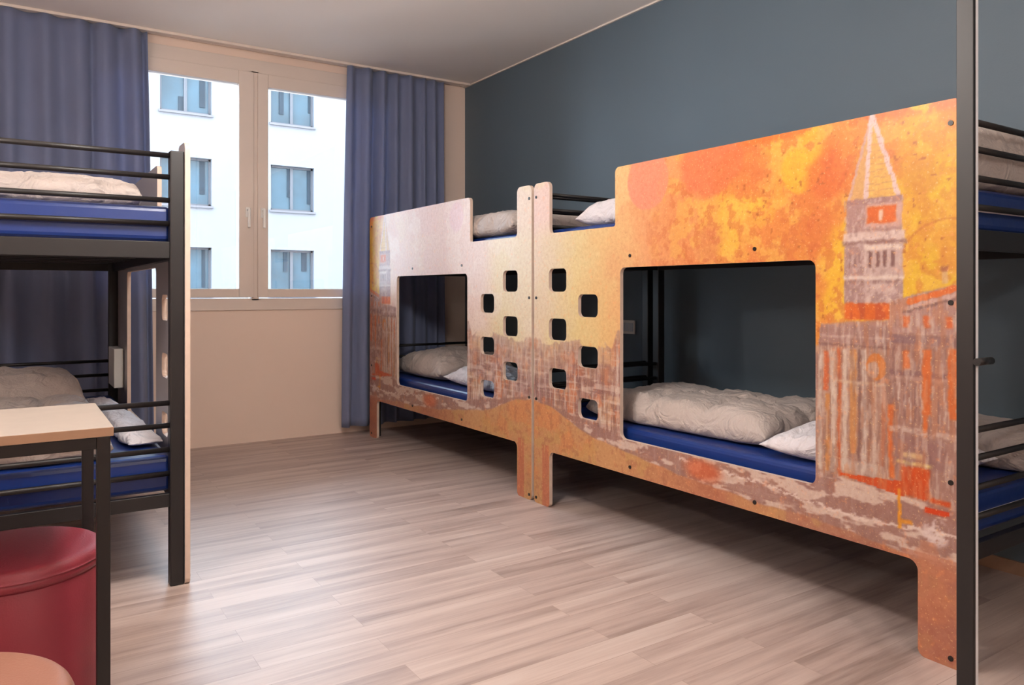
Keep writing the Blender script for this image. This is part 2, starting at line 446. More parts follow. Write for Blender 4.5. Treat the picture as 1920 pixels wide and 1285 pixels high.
def paint(t, z, pale=0.0):
    """sRGB colour of the print at t (metres from the ladder end) and height z; pale = the pinker print of the far bunk, window glare painted in"""
    n = len(t)
    C = np.zeros((n, 3))
    wob = fbm(t, z, 9, 1) - .5; wob2 = fbm(t, z, 9, 3) - .5
    tj = t + wob * .02; zj = z + wob2 * .02
    stops = [0, .15, .35, .55, .8, 1.1, 1.4, 1.7, 2.08]
    cols = np.array([(232, 208, 178), (230, 208, 165), (232, 206, 140), (234, 190, 122), (234, 160, 104), (230, 150, 84), (234, 160, 62), (236, 178, 44), (228, 182, 30)], float)
    tw = t + wob * .25
    for k in range(3): C[:, k] = np.interp(tw, stops, cols[:, k])
    def mix(mask, col, op=1.0):
        m = np.clip(mask * op, 0, 1)[:, None]
        C[:] = C * (1 - m) + np.array(col, float)[None] * m
    # pinkish top of the ladder post, clouds of colour
    mix(sm(1.30, 1.42, z + wob * .1) * (1 - sm(.2, .35, t)), (238, 202, 190), .85)
    mix(sm(.55, .7, fbm(t, z, 5, 2)) * (1 - sm(.7, 1.0, t)), (238, 222, 150), .35)
    cl = fbm(t, z, 4.2, 4)
    mix(sm(.50, .62, cl) * sm(.75, 1.2, t), (224, 118, 62), .62)
    mix(sm(.52, .66, 1 - cl) * sm(.95, 1.3, t), (240, 196, 56), .62)
    mix(sm(.50, .58, fbm(t, z, 18, 5)) * sm(.7, 1.1, t), (240, 186, 76), .5)
    mix(sm(.54, .62, fbm(t, z, 30, 6)) * sm(.6, 1.1, t), (208, 104, 52), .5)
    d = np.hypot(tj - .82, (zj - 1.52)); mix(1 - sm(.115, .125, d), (240, 142, 112), .85)
    d = np.hypot((tj - 1.16) / 1.1, zj - 1.55) + wob * .08; mix(1 - sm(.11, .15, d), (230, 118, 76), .85)
    d = np.hypot((tj - 1.30) / 1.2, zj - 1.48) + wob * .1; mix(1 - sm(.07, .13, d), (226, 116, 62), .6)
    d = np.hypot(tj - 1.16, (zj - 1.24) / 1.5) + wob * .06; mix(1 - sm(.04, .08, d), (214, 112, 78), .55)
    d = np.hypot(tj - 1.555, zj - 1.47) + wob * .05; mix(1 - sm(.065, .08, d), (236, 182, 44), .85)
    d = np.hypot((tj - 1.66), (zj - 1.43) / 1.4) + wob * .09; mix(1 - sm(.05, .10, d), (224, 104, 46), .75)
    d = np.hypot((tj - 1.62), (zj - 1.27) / 1.6) + wob * .09; mix(1 - sm(.04, .10, d), (218, 108, 52), .6)
    mix(sm(1.86, 1.93, t) * sm(.9, 1.3, z), (232, 186, 26), .45)
    d = np.hypot((tj - 1.97) / 1.3, zj - 1.40) + wob * .06; mix(1 - sm(.03, .07, d), (214, 134, 40), .6)
    mix(sm(1.96, 2.02, tj + (z - 1.6) * .6) * sm(1.50, 1.54, z), (236, 136, 32), .8)
    mix(sm(1.565, 1.59, zj) * sm(1.2, 1.4, t) * sm(.42, .5, fbm(t, z, 14, 2)), (228, 112, 40), .8)
    sp = fbm(t, z, 60, 1, 2); mix(sm(.80, .84, sp) * sm(1.0, 1.4, t), (176, 92, 36), .7)
    d = np.abs(np.hypot(tj - 2.05, zj - 1.10) - .17); mix((1 - sm(.002, .005, d)) * (z > 1.12), (196, 110, 40), .5)
    if pale:  # window glare on the far bunk, painted into the print colours
        p = (1 - sm(1.78, 1.90, t + wob * .05)) * sm(.74, .86, z + wob * .12)
        mix(p * sm(.25, .5, t), (232, 200, 190), .86)
        mix(p * sm(.52, .66, fbm(t, z, 6, 3)), (240, 218, 200), .5)
        mix(p * (1 - sm(.07, .10, np.hypot(tj - .78, zj - 1.5))), (232, 184, 190), .6)
        mix((1 - sm(.1, .6, t)) * sm(.74, .86, z), (236, 224, 190), .5)
    # ---- the city at the foot
    edge = np.interp(t, [0, .1, .25, .36, .45, .60, .64, 1.62, 1.63, 1.86, 1.861, 2.08], [.80, .76, .77, .84, .78, .80, .86, .86, .955, .975, 1.03, 1.085])
    rag = np.where(t < 1.5, (fbm(t, z, 11, 2) - .5) * .22, (fbm(t, z, 40, 2) - .5) * .01)
    B = sm(-.006, .006, edge + rag - z)
    B = np.where(t < 1.5, B * (.35 + .65 * sm(-.02, .20, edge + rag - z)), B)
    mix(B, (182, 134, 118))
    mix(B * sm(.42, .56, fbm(t, z, 10, 6)) * (t < 1.6), (206, 158, 122), .75)
    mix(B * sm(.50, .60, fbm(t, z, 9, 7)) * (t < 1.6), (152, 108, 108), .7)
    mix(B * sm(.54, .62, fbm(t, z, 16, 3)) * (t < 1.7), (214, 122, 76), .7)
    # brick-like strokes and scratches
    row = np.floor(z / .030); br = vnoise(np.floor((t + (row % 2) * .02) / .042) * 3.1, row * 2.7, 5)
    mix(B * (br > .62) * (t < 1.6) * (z < .74), (150, 96, 84), .45)
    mix(B * (np.abs((z / .030) % 1 - .5) > .42) * (t < 1.6) * sm(.45, .55, fbm(t, z, 12, 1)), (216, 188, 170), .5)
    st = fbm(t, z, 70, 4, 3, 7); mix(B * sm(.60, .68, st), (216, 200, 186), .7)
    st = fbm(t, z, 46, 6, 3, 5); mix(B * sm(.60, .67, st), (140, 100, 92), .6)
    st = fbm(t, z, 8, 2, 3, 60); mix(B * sm(.62, .70, st) * (t < 1.6), (224, 200, 180), .6)
    # ---- tower
    def rect(a, b, c, dd, col, op=1.0, so=.004, cov=None):
        m = sm(a - so, a + so, tj2) * (1 - sm(b - so, b + so, tj2)) * sm(c - so, c + so, zj2) * (1 - sm(dd - so, dd + so, zj2))
        if cov is not None: m = m * cov
        mix(m, col, op)
    hf = fbm(t, z, 60, 2, 2) - .5
    tj2 = t + hf * .008; zj2 = z + (fbm(t, z, 60, 5, 2) - .5) * .008
    def seg(a, b, wd, col, op=1.0):
        ax, az = a; bx, bz = b
        L2 = (bx - ax) ** 2 + (bz - az) ** 2
        q = np.clip(((tj2 - ax) * (bx - ax) + (zj2 - az) * (bz - az)) / L2, 0, 1)
        dd = np.hypot(tj2 - ax - q * (bx - ax), zj2 - az - q * (bz - az))
        mix(1 - sm(wd * .7, wd * 1.2, dd), col, op)
    lm, mv, dk, org = (214, 184, 178), (178, 136, 130), (128, 88, 84), (228, 104, 34)
    h = np.clip((1.60 - z) / .25, 0, 1)
    inside = (t > 1.806 - h * .079) & (t < 1.81 + h * .084) & (z > 1.345)
    mix(inside.astype(float), (232, 186, 96), .75)
    mix(((t < 1.806 - h * .02) & inside).astype(float), (214, 160, 104), .7)
    seg((1.806, 1.60), (1.731, 1.35), .0045, (206, 166, 160), .8)
    seg((1.806, 1.60), (1.787, 1.35), .0075, (224, 196, 196), .95)
    seg((1.810, 1.60), (1.892, 1.35), .0075, (224, 196, 196), .95)
    for zz in np.arange(1.37, 1.58, .02):
        hh = (1.6 - zz) / .25
        seg((1.806 - hh * .02, zz), (1.81 + hh * .082, zz), .0016, (186, 132, 96), .4)
    rect(1.722, 1.902, 1.205, 1.347, mv, 1)
    rect(1.786, 1.902, 1.255, 1.33, (206, 160, 148), 1)
    rect(1.722, 1.905, 1.332, 1.347, (170, 124, 120), 1)
    rect(1.792, 1.884, 1.27, 1.322, org, 1)
    rect(1.830, 1.842, 1.277, 1.312, (232, 206, 190), .9)
    rect(1.712, 1.913, 1.212, 1.245, (216, 190, 182), .9); rect(1.708, 1.917, 1.204, 1.218, (150, 110, 106), .9)
    rect(1.716, 1.906, 1.02, 1.206, (196, 166, 160), 1)
    rect(1.716, 1.782, 1.02, 1.206, (172, 134, 130), .85)
    rect(1.786, 1.900, 1.190, 1.203, (226, 208, 196), .9)
    for k in range(4):
        c0 = 1.803 + k * .0235
        rect(c0 - .0055, c0 + .0055, 1.135, 1.185, dk, .95, .0025)
    for k in range(3):
        c0 = 1.735 + k * .016
        rect(c0 - .003, c0 + .003, 1.135, 1.180, (138, 100, 98), .7, .002)
    rect(1.714, 1.908, 1.098, 1.108, (224, 206, 196), .8); rect(1.714, 1.908, 1.086, 1.096, (146, 108, 104), .8)
    mix(sm(.5, .6, fbm(t, z, 50, 6)) * ((t > 1.716) & (t < 1.906) & (z > 1.02) & (z < 1.09)), (156, 120, 120), .6)
    rect(1.716, 1.908, .975, 1.025, org, 1)
    mix(sm(.52, .6, fbm(t, z, 40, 3, 3, 10)) * ((t > 1.716) & (t < 1.906) & (z > .975) & (z < 1.025)), (198, 84, 44), .8)
    # ---- palace 1 (between opening and tower foot)
    rect(1.60, 1.865, .895, .955, (168, 128, 122), 1, .005, B)
    rect(1.60, 1.865, .915, .922, (206, 180, 168), .7, .003, B); rect(1.60, 1.865, .885, .894, (128, 92, 90), .8, .003, B)
    rect(1.60, 1.865, .47, .885, (180, 140, 122), .8, .004)
    for c0, wd, za, zb, col in ((1.628, .006, .48, .88, (206, 190, 176)), (1.650, .010, .74, .87, (222, 96, 44)), (1.655, .007, .48, .73, (208, 134, 66)), (1.675, .008, .48, .88, (212, 196, 180)),
                                (1.698, .006, .47, .88, (218, 92, 36)), (1.718, .008, .49, .88, (220, 206, 190)), (1.745, .011, .55, .88, (216, 140, 64)), (1.765, .005, .50, .88, (120, 84, 80)),
                                (1.782, .008, .50, .88, (220, 208, 196)), (1.800, .006, .50, .80, (148, 104, 90)), (1.817, .006, .5, .78, (216, 196, 180)), (1.845, .007, .47, .86, (196, 110, 72))):
        rect(c0 - wd, c0 + wd, za, zb, col, .85, .003)
    d = np.hypot(tj2 - 1.822, (zj2 - .83) / 1.3); mix((1 - sm(.030, .034, d)) * (z > .76), (224, 122, 40), .9)
    d = np.hypot(tj2 - 1.812, (zj2 - .82) / 1.5); mix((1 - sm(.016, .020, d)), (206, 176, 160), .85)
    rect(1.68, 1.86, .772, .780, (222, 196, 160), .7); rect(1.70, 1.85, .49, .53, (206, 192, 180), .6)
    # ---- palace 2 (right end)
    m2 = (t > 1.866)
    mix(m2 * (z < .935) * (z > .37), (166, 122, 110), .9)
    mix(m2 * sm(.935, .94, z) * (z < edge) , (178, 136, 128), .9)
    seg((1.925, 1.030), (2.085, 1.078), .010, (234, 106, 30)); seg((1.915, 1.012), (2.085, 1.058), .005, (206, 170, 160)); seg((1.905, 1.000), (2.085, 1.045), .004, (132, 96, 94))
    rect(2.018, 2.035, 1.085, 1.13, (216, 176, 130), .8); rect(2.015, 2.038, 1.118, 1.134, (170, 96, 60), .9)
    for c0 in (1.915, 1.975, 2.04):
        rect(c0 - .010, c0 + .010, .955, .990, (220, 98, 40), .9); rect(c0 + .012, c0 + .018, .94, .99, (216, 200, 184), .8)
    rect(1.866, 2.085, .905, .932, (140, 104, 106), .95); rect(1.866, 2.085, .812, .826, (134, 96, 98), .95); rect(1.866, 2.085, .800, .810, (190, 150, 136), .7)
    for k in range(13):
        c0 = 1.875 + k * .0165
        rect(c0, c0 + .005, .68, .79, (214, 196, 182) if k % 2 else (120, 84, 84), .75, .002)
        rect(c0, c0 + .004, .83, .90, (204, 176, 162) if k % 2 else (126, 88, 88), .6, .002)
    for c0, wd, za, zb in ((1.915, .010, .83, .885), (1.976, .013, .70, .895), (2.048, .012, .70, .90), (1.972, .008, .53, .70), (1.868, .009, .56, .72), (1.872, .008, .50, .60)):
        rect(c0 - wd, c0 + wd, za, zb, (226, 104, 36), .95)
    rect(1.866, 2.085, .640, .660, (212, 190, 176), .75, .004, sm(.4, .5, fbm(t, z, 40, 2)))
    rect(1.875, 2.03, .545, .635, (150, 108, 104), .9, .008)
    # boats on the water
    tri = (t > 1.70) & (t < 1.91) & (z < .482 + (t - 1.7) * .07) & (z > .478 - (t - 1.70) * .13)
    mix(tri.astype(float), (226, 72, 12), .95)
    rect(1.90, 1.985, .455, .548, (222, 70, 10), .97, .006); rect(1.985, 2.045, .452, .466, (222, 70, 10), .95, .004)
    rect(1.965, 2.045, .418, .440, (226, 60, 10), .95, .006)
    rect(1.885, 1.99, .550, .560, (240, 210, 120), .9, .004); rect(1.905, 1.965, .570, .585, (236, 200, 130), .8, .005)
    # water band and shore
    g = np.interp(t, [0, .15, .3, .45, .65, 1.0, 1.4, 1.7, 1.95, 2.1], [.515, .49, .445, .405, .375, .335, .312, .306, .285, .27]) + wob * .02
    W = sm(-.004, .004, z - g) * (1 - sm(-.004, .004, z - np.interp(t, [0, .65, 1.5, 1.7, 2.1], [.53, .43, .425, .47, .44])))
    keep = ((C[:, 0] > 215) & (C[:, 2] < 25)).astype(float)
    mix(W * (1 - keep), (160, 116, 106), .75)
    mix(W * (1 - keep) * sm(.52, .62, fbm(t, z, 14, 7, 4, 40)), (226, 204, 188), .75)
    d = np.abs(z - (np.interp(t, [1.0, 1.4, 1.7, 1.9, 2.08], [.40, .385, .355, .36, .38]) + (fbm(t, z, 50, 2) - .5) * .03)); mix((1 - sm(.003, .007, d)) * (t > 1.0) * sm(.4, .5, fbm(t, z, 30, 3)), (232, 212, 200), .85)
    mix((1 - sm(.02, .06, np.hypot((tj - 1.12) / 2.2, z - .375))) , (218, 96, 50), .75)
    mix((1 - sm(.03, .05, np.hypot((tj - 2.0), z - .37))) * sm(.45, .55, fbm(t, z, 40, 1)), (228, 208, 204), .8)
    rect(1.889, 1.899, .356, .475, (236, 150, 20), .95, .002); rect(1.899, 1.935, .374, .386, (236, 150, 20), .8, .003)
    G = 1 - sm(-.004, .004, z - g)
    gc = np.stack([np.interp(t, [0, .6, 1.2, 1.6, 2.08], c) for c in ((204, 210, 190, 184, 172), (142, 152, 116, 124, 110), (92, 98, 84, 96, 90))], 1)
    C[:] = C * (1 - G[:, None]) + gc * G[:, None]
    mix(G * sm(.50, .60, fbm(t, z, 7, 3)), (224, 132, 74), .45)
    mix(G * sm(.52, .62, fbm(t, z, 12, 5)), (202, 160, 90), .45)
    mix(G * sm(.56, .64, fbm(t, z, 40, 6)), (170, 96, 66), .35)
    mix(G * (1 - sm(.05, .12, np.hypot((t - 1.36) / 1.3, z - .31))) , (206, 150, 92), .6)
    # leg streaks
    mix((z < .30) * (t < .14) * sm(.50, .58, fbm(t, z, 34, 3, 2, 1.6)), (196, 94, 66), .6)
    mix((z < .30) * (t > 1.9), (188, 112, 86), .6)
    mix((z < .34) * (t > 1.9) * sm(.5, .6, fbm(t, z, 20, 5)), (204, 128, 92), .5)
    # sketchy pen strokes over the buildings
    keep = ((C[:, 0] > 215) & (C[:, 2] < 60)).astype(float) * .6
    tz = sm(.6, .7, fbm(t, z, 12, 4))
    wallm = B * (1 - G) * (1 - W) * (1 - keep)
    mix(wallm * sm(.57, .66, fbm(t, z, 110, 1, 3, 14)), (222, 206, 192), .45)
    mix(wallm * sm(.57, .66, fbm(t, z, 100, 5, 3, 12)), (122, 84, 78), .38)
    mix(wallm * sm(.60, .68, fbm(t, z, 60, 3, 3, 9)) * (t > 1.6), (204, 122, 74), .4)
    mix(wallm * (1 - tz) * (t > 1.6), (172, 128, 114), .22)
    tw = ((t > 1.715) & (t < 1.905) & (z > 1.02) & (z < 1.35)).astype(float) * (1 - ((t > 1.785) & (z > 1.262) & (z < 1.33))) * (1 - ((t > 1.79) & (z > 1.13) & (z < 1.19)))
    mix(tw * sm(.56, .66, fbm(t, z, 100, 2, 3, 60)), (226, 206, 198), .35)
    mix(tw * sm(.56, .66, fbm(t, z, 110, 7, 3, 50)), (140, 104, 100), .30)
    if pale:  # same painted glare over the far bunk's buildings
        mix(sm(.5, .65, fbm(t, z, 30, 4)) * wallm, (220, 190, 180), .45)
    grey = C.mean(1, keepdims=True)
    C[:] = (C * .88 + grey * .12) * .93
    return np.clip(C, 0, 255)

# ------------------------------------------------------------------ panel geometry
PL = 2.08
CUT = [  # rectangular openings (t0, t1, z0, z1, radius)
    (.650, 1.612, .423, 1.165, .028),
    (.127, .268, 1.060, 1.172, .026), (.127, .268, .824, .930, .026), (.127, .268, .590, .688, .026),
    (.358, .500, .943, 1.048, .026), (.358, .500, .710, .809, .026), (.358, .500, .474, .568, .026)]
T_POST, T_NOTCH, Z_NOTCH, Z_TOP, T_LEG, Z_RAIL = .132, .618, 1.346, 1.603, 1.95, .275
# corners of the outline: (t, z, radius, convex?, direction (dt, dz) from corner into the corner block)
CORNERS = [
    (0, 0, .022, True, (1, 1)), (T_POST, 0, .022, True, (-1, 1)), (T_LEG, 0, .022, True, (1, 1)), (PL, 0, .022, True, (-1, 1)),
    (0, Z_TOP, .03, True, (1, -1)), (T_POST, Z_TOP, .03, True, (-1, -1)), (T_NOTCH, Z_TOP, .024, True, (1, -1)), (PL, Z_TOP, .03, True, (-1, -1)),
    (T_POST, Z_NOTCH, .022, False, (-1, -1)), (T_NOTCH, Z_NOTCH, .012, False, (1, -1)),
    (T_POST, Z_RAIL, .03, False, (-1, 1)), (T_LEG, Z_RAIL, .03, False, (1, 1))]
# concave corner blocks lie in the empty side and are filled outside the arc
def panel_mesh(name, step, mapf, flip, pale, thick=0.018):
    empt = [(T_POST, T_NOTCH, Z_NOTCH, Z_TOP), (T_POST, T_LEG, 0, Z_RAIL)] + [c[:4] for c in CUT]
    blocks = []                      # (t0,t1,z0,z1) squares treated by arcs
    fills = []                       # (corner, arc centre, r, convex)
    for t, z, r, conv, (dt, dz) in CORNERS:
        if conv:
            blocks.append((min(t, t + dt * r), max(t, t + dt * r), min(z, z + dz * r), max(z, z + dz * r)))
            fills.append(((t, z), (t + dt * r, z + dz * r), r, True))
        else:                        # block inside the gap: gap side is opposite to (dt,dz)
            fills.append(((t, z), (t - dt * r, z - dz * r), r, False))
    for t0, t1, z0, z1, r in CUT:
        for t, sx in ((t0, 1), (t1, -1)):
            for z, sz in ((z0, 1), (z1, -1)):
                fills.append(((t, z), (t + sx * r, z + sz * r), r, False))
    def axis(vals, hi):
        vals = sorted(set(round(v, 5) for v in vals))
        out = []
        for a, b in zip(vals, vals[1:]):
            n = max(1, int(math.ceil((b - a) / step)))
            out += [a + (b - a) * i / n for i in range(n)]
        return np.array(out + [vals[-1]])
    tv = [0, PL]; zv = [0, Z_TOP]
    for e in empt + blocks:
        tv += [e[0], e[1]]; zv += [e[2], e[3]]
    T, Z = axis(tv, PL), axis(zv, Z_TOP)
    tc, zc = (T[1:] + T[:-1]) / 2, (Z[1:] + Z[:-1]) / 2
    TT, ZZ = np.meshgrid(tc, zc, indexing='ij')
    keep = np.ones(TT.shape, bool)
    for a, b, c, d in empt + blocks:
        keep &= ~((TT > a) & (TT < b) & (ZZ > c) & (ZZ < d))
    P = []; Fq = []
    gt, gz = np.meshgrid(T, Z, indexing='ij')
    used = np.zeros(gt.shape, bool)
    used[:-1, :-1] |= keep; used[1:, :-1] |= keep; used[:-1, 1:] |= keep; used[1:, 1:] |= keep
    idx = -np.ones(gt.shape, int); idx[used] = np.arange(used.sum())
    pt = gt[used]; pz = gz[used]
    I, J = np.nonzero(keep)
    quads = np.stack([idx[I, J], idx[I + 1, J], idx[I + 1, J + 1], idx[I, J + 1]], 1).tolist()
    pt, pz = pt.tolist(), pz.tolist()
    arcs = []
    for (ct, cz), (at, az), r, conv in fills:
        sx = 1 if ct > at else -1; sz = 1 if cz > az else -1
        n = 8; pts = []
        for k in range(n + 1):
            th = math.pi / 2 * k / n
            c, s = math.cos(th), math.sin(th)
            A = (at + sx * r * c, az + sz * r * s)
            q = max(c, s)
            S = (at + sx * r * c / q, az + sz * r * s / q)
            pts.append((A, S))
        lay = 3
        rings = []
        for A, S in pts:
            P0, P1 = ((at, az), A) if conv else (A, S)
            rings.append([(P0[0] + (P1[0] - P0[0]) * m / lay, P0[1] + (P1[1] - P0[1]) * m / lay) for m in range(lay + 1)])
        base = len(pt)
        for rg in rings:
            for p in rg: pt.append(p[0]); pz.append(p[1])
        W = lay + 1
        for k in range(n):
            for m in range(lay):
                a, b = base + k * W + m, base + (k + 1) * W + m
                q4 = [a, a + 1, b + 1, b]
                if sx * sz < 0: q4 = q4[::-1]
                quads.append(q4)
    return np.array(pt), np.array(pz), quads

def outline_loops():
    """outline and opening loops with rounded corners, as lists of (t, z)"""
    def rnd(poly):                    # poly: [(t, z, r)], arcs at each corner
        out = []
        n = len(poly)
        for i in range(n):
            p = Vector(poly[i][:2]); r = poly[i][2]
            a = (Vector(poly[i - 1][:2]) - p).normalized(); b = (Vector(poly[(i + 1) % n][:2]) - p).normalized()
            c = p + (a + b) * r
            for k in range(9):
                th = math.pi / 2 * k / 8
                q = c - b * r * math.cos(th) - a * r * math.sin(th)
                out.append((q.x, q.y))
        return out
    main = [(0, 0, .022), (T_POST, 0, .022), (T_POST, Z_RAIL, .03), (T_LEG, Z_RAIL, .03), (T_LEG, 0, .022), (PL, 0, .022), (PL, Z_TOP, .03),
            (T_NOTCH, Z_TOP, .024), (T_NOTCH, Z_NOTCH, .012), (T_POST, Z_NOTCH, .022), (T_POST, Z_TOP, .03), (0, Z_TOP, .03)]
    loops = [rnd(main)]
    for t0, t1, z0, z1, r in CUT:
        loops.append(rnd([(t0, z0, r), (t0, z1, r), (t1, z1, r), (t1, z0, r)]))
    return loops

def make_panel(parent, sx, sy, pale, step):
    T = 0.018
    verts, faces, mats_ = [], [], []
    ft, fz_, fq = panel_mesh('p', step, None, False, pale)
    n0 = len(ft)
    col = paint(ft, fz_, pale)
    verts += [(0.0, sy * t, z) for t, z in zip(ft, fz_)]
    out = sx * sy
    for q in fq:
        # normal must point to -w
        faces.append(tuple(q[::-1]) if out > 0 else tuple(q)); mats_.append(0)
    bt, bz, bq = panel_mesh('p', 0.25, None, False, pale)
    n1 = len(verts)
    verts += [(sx * T, sy * t, z) for t, z in zip(bt, bz)]
    for q in bq:
        q = [i + n1 for i in q]
        faces.append(tuple(q) if out > 0 else tuple(q[::-1])); mats_.append(2)
    for lp in outline_loops():
        n2 = len(verts); n = len(lp)
        for t, z in lp: verts.append((0.0, sy * t, z)); verts.append((sx * T, sy * t, z))
        for i in range(n):
            a, b = n2 + 2 * i, n2 + 2 * ((i + 1) % n)
            q = (a, b, b + 1, a + 1)
            faces.append(q if out > 0 else q[::-1]); mats_.append(1)
    me = bpy.data.meshes.new('front_panel')
    me.from_pydata(verts, [], faces)
    me.polygons.foreach_set('material_index', mats_)
    ca = me.color_attributes.new('print', 'FLOAT_COLOR', 'POINT')
    lin = np.ones((len(verts), 4)) * .5
    c = col / 255.0
    lin[:n0, :3] = np.where(c <= 0.04045, c / 12.92, ((c + 0.055) / 1.055) ** 2.4)
    ca.data.foreach_set('color', lin.astype(np.float32).ravel())
    o = link('front_panel', me, [M_print, M_edge, M_backlam], parent)
    for t, z in [(.020, 1.535), (.020, 1.029), (.020, .522), (.020, .027), (PL - .036, 1.535), (PL - .036, 1.029), (PL - .036, .522), (PL - .036, .027),
                 (.714, 1.214), (1.367, 1.212), (.714, .311), (1.367, .311)]:
        m = MB()
        m.tube((-sx * .003, sy * t, z), (sx * .001, sy * t, z), .0075, 14)
        m.build('bolt', M_bolt, o)
    return o

# ------------------------------------------------------------------ bunk bed
def make_bunk(loc, sx, sy, label, pale, step):
    root = empty('bunk_bed', loc)
    tag(root, label, 'bunk bed', 'painted bunk beds')
    f = lambda w, t, z: (sx * w, sy * t, z)
    make_panel(root, sx, sy, pale, step)
    W = .855
    for w in (.019, W - .047):
        for t in (.008, PL - .055):
            MB(f).box(w, w + .047, t, t + .047, 0, 1.568, .004).build('post', M_metal, root)
    zr = [(1.565, 1.555), (1.477, 0), (1.392, 0), (1.307, 0)]
    for t in (.031, PL - .032):
        for z in (1.552, 1.474, 1.390, 1.306, .658, .577, .490, .404):
            MB(f).tube((.06, t, z), (W - .04, t, z), .0095, 12).build('end_rail', M_metal, root)
    for z0, z1 in ((1.180, 1.240), (.285, .333)):
        m = MB(f)
        for t in (.020, PL - .045):
            m.box(.06, W - .04, t, t + .025, z0, z1, .002)
        m.box(.022, .047, .05, PL - .05, z0, z1, .002).box(W - .045, W - .02, .05, PL - .05, z0, z1, .002)
        for k in range(9):
            t = .2 + k * .21
            m.box(.045, W - .04, t, t + .045, z1 - .022, z1 - .006)
        m.build('bed_frame', M_metal, root)
    # slim storage box on the inner face at the far end
    m = MB(f).box(.020, .068, 1.745, 2.01, .53, .745, .004)
    m.build('storage_box', M_white_box, root)
    return root

bedL = make_bunk((.550, 2.955, 0), -1, 1, 'left bunk bed showing its black end rails and steel posts', 0, .02)
bed1 = make_bunk((2.215, 3.182, 0), 1, 1, 'far right bunk bed with printed panel painted pale pink for window glare, beside the blue curtain', 1.0, .006)
bed2 = make_bunk((2.215, 3.160, 0), 1, -1, 'near right bunk bed with bright orange panel printed with a bell tower', 0.0, .0042)

# mattresses
def mattress(root, sx, sy, z, label, group='blue bunk mattresses'):
    t0 = empty('mattress', (root.location.x, root.location.y, z))
    tag(t0, label, 'mattress', group)
    f = lambda w, t, zz: (sx * w, sy * t, zz)
    m = MB(f); m.box(.052, .802, .052, 2.02, .001, .130, .02)
    o = m.build('cover', M_vinyl, t0)
    for p in o.data.polygons: p.use_smooth = False
    m = MB(f)
    for zz in (.062,):
        m.tube((.051, .051, zz), (.803, .051, zz), .0045, 8).tube((.051, 2.021, zz), (.803, 2.021, zz), .0045, 8)
        m.tube((.051, .051, zz), (.051, 2.021, zz), .0045, 8)
    m.build('piping', M_piping, t0)
    return t0
for root, sx, sy, d in ((bedL, -1, 1, 'left bunk with black rails in view'), (bed1, 1, 1, 'far right bunk by the curtain'), (bed2, 1, -1, 'near right bunk with the tower print')):
    mattress(root, sx, sy, .3335, 'royal blue mattress on the lower berth of the ' + d)
    mattress(root, sx, sy, 1.2405, 'royal blue mattress on the upper berth of the ' + d)
ZLOW, ZUP = .4645, 1.3715

# ------------------------------------------------------------------ bedding
def puff(name, m, cx, cy, z, lx, ly, h, rot=0.0, seed=0, n=5.0, edge=0.42, wr=0.012, quilt=0.0, pinch=0.0, tilt=0.0, res=70, lay=1):
    """soft cushion or folded quilt: pillow-like closed surface with creases. lx, ly full sizes, h height at the middle"""
    N = res; verts = []; faces = []
    prm = []
    for i in range(N + 1):
        a = -1 + 2 * i / N
        a = math.sin(a * math.pi / 2)
        for j in range(N + 1):
            b = -1 + 2 * j / N
            b = math.sin(b * math.pi / 2)
            prm.append((a, b))
    def top(a, b):
        e = max(0.0, (1 - abs(a) ** n)) ** edge * max(0.0, (1 - abs(b) ** n)) ** edge
        return e
    def pos(a, b, side):
        sc = 1 - pinch * (1 - a * a) * (b * b) ; sc2 = 1 - pinch * (1 - b * b) * (a * a)
        x = a * lx / 2 * sc2; y = b * ly / 2 * sc
        wob = noise.noise(Vector((x * 5 + seed, y * 5, seed * 1.7)))
        x += .012 * noise.noise(Vector((y * 9, seed, 3))) * abs(a) ; y += .012 * noise.noise(Vector((x * 9, seed, 8))) * abs(b)
        e = top(a, b)
        if side > 0:
            zz = h * .34 + h * .66 * e * (1 + .22 * wob)
            v = Vector((x * 7 + 3.3 * seed, y * 7, seed))
            w1 = 1 - abs(noise.noise(v + .6 * Vector((noise.noise(v * 2), noise.noise(v * 2 + Vector((5, 5, 5))), 0)))) * 2
            w2 = 1 - abs(noise.noise(v * 2.7)) * 2
            zz += wr * (w1 + .45 * w2) * min(1, e * 1.6)
            if quilt:
                gx = abs(math.sin(math.pi * (x + lx / 2) / quilt)); gy = abs(math.sin(math.pi * (y + ly / 2) / quilt))
                zz -= h * .20 * ((1 - min(1, gx * 2.6)) ** 2 + (1 - min(1, gy * 2.6)) ** 2) * e
            zz += tilt * a * e
        else:
            zz = h * .34 * (1 - max(0.0, e)) ** 1.5
        return x, y, max(zz, 0.0)
    for side in (1, -1):
        for a, b in prm: verts.append(pos(a, b, side))
    M = (N + 1) ** 2
    for i in range(N):
        for j in range(N):
            q = i * (N + 1) + j
            faces.append((q, q + N + 1, q + N + 2, q + 1))
            faces.append((M + q, M + q + 1, M + q + N + 2, M + q + N + 1))
    bm = bmesh.new()
    bv = [bm.verts.new(v) for v in verts]
    for fc in faces: bm.faces.new([bv[k] for k in fc]).smooth = True
    bmesh.ops.remove_doubles(bm, verts=bm.verts, dist=1e-5)
    me = bpy.data.meshes.new(name); bm.to_mesh(me); bm.free()
    o = link(name, me, m, None, (cx, cy, z)); o.rotation_euler.z = rot
    return o

def quilt(*a, **k): return puff(*a, **k)
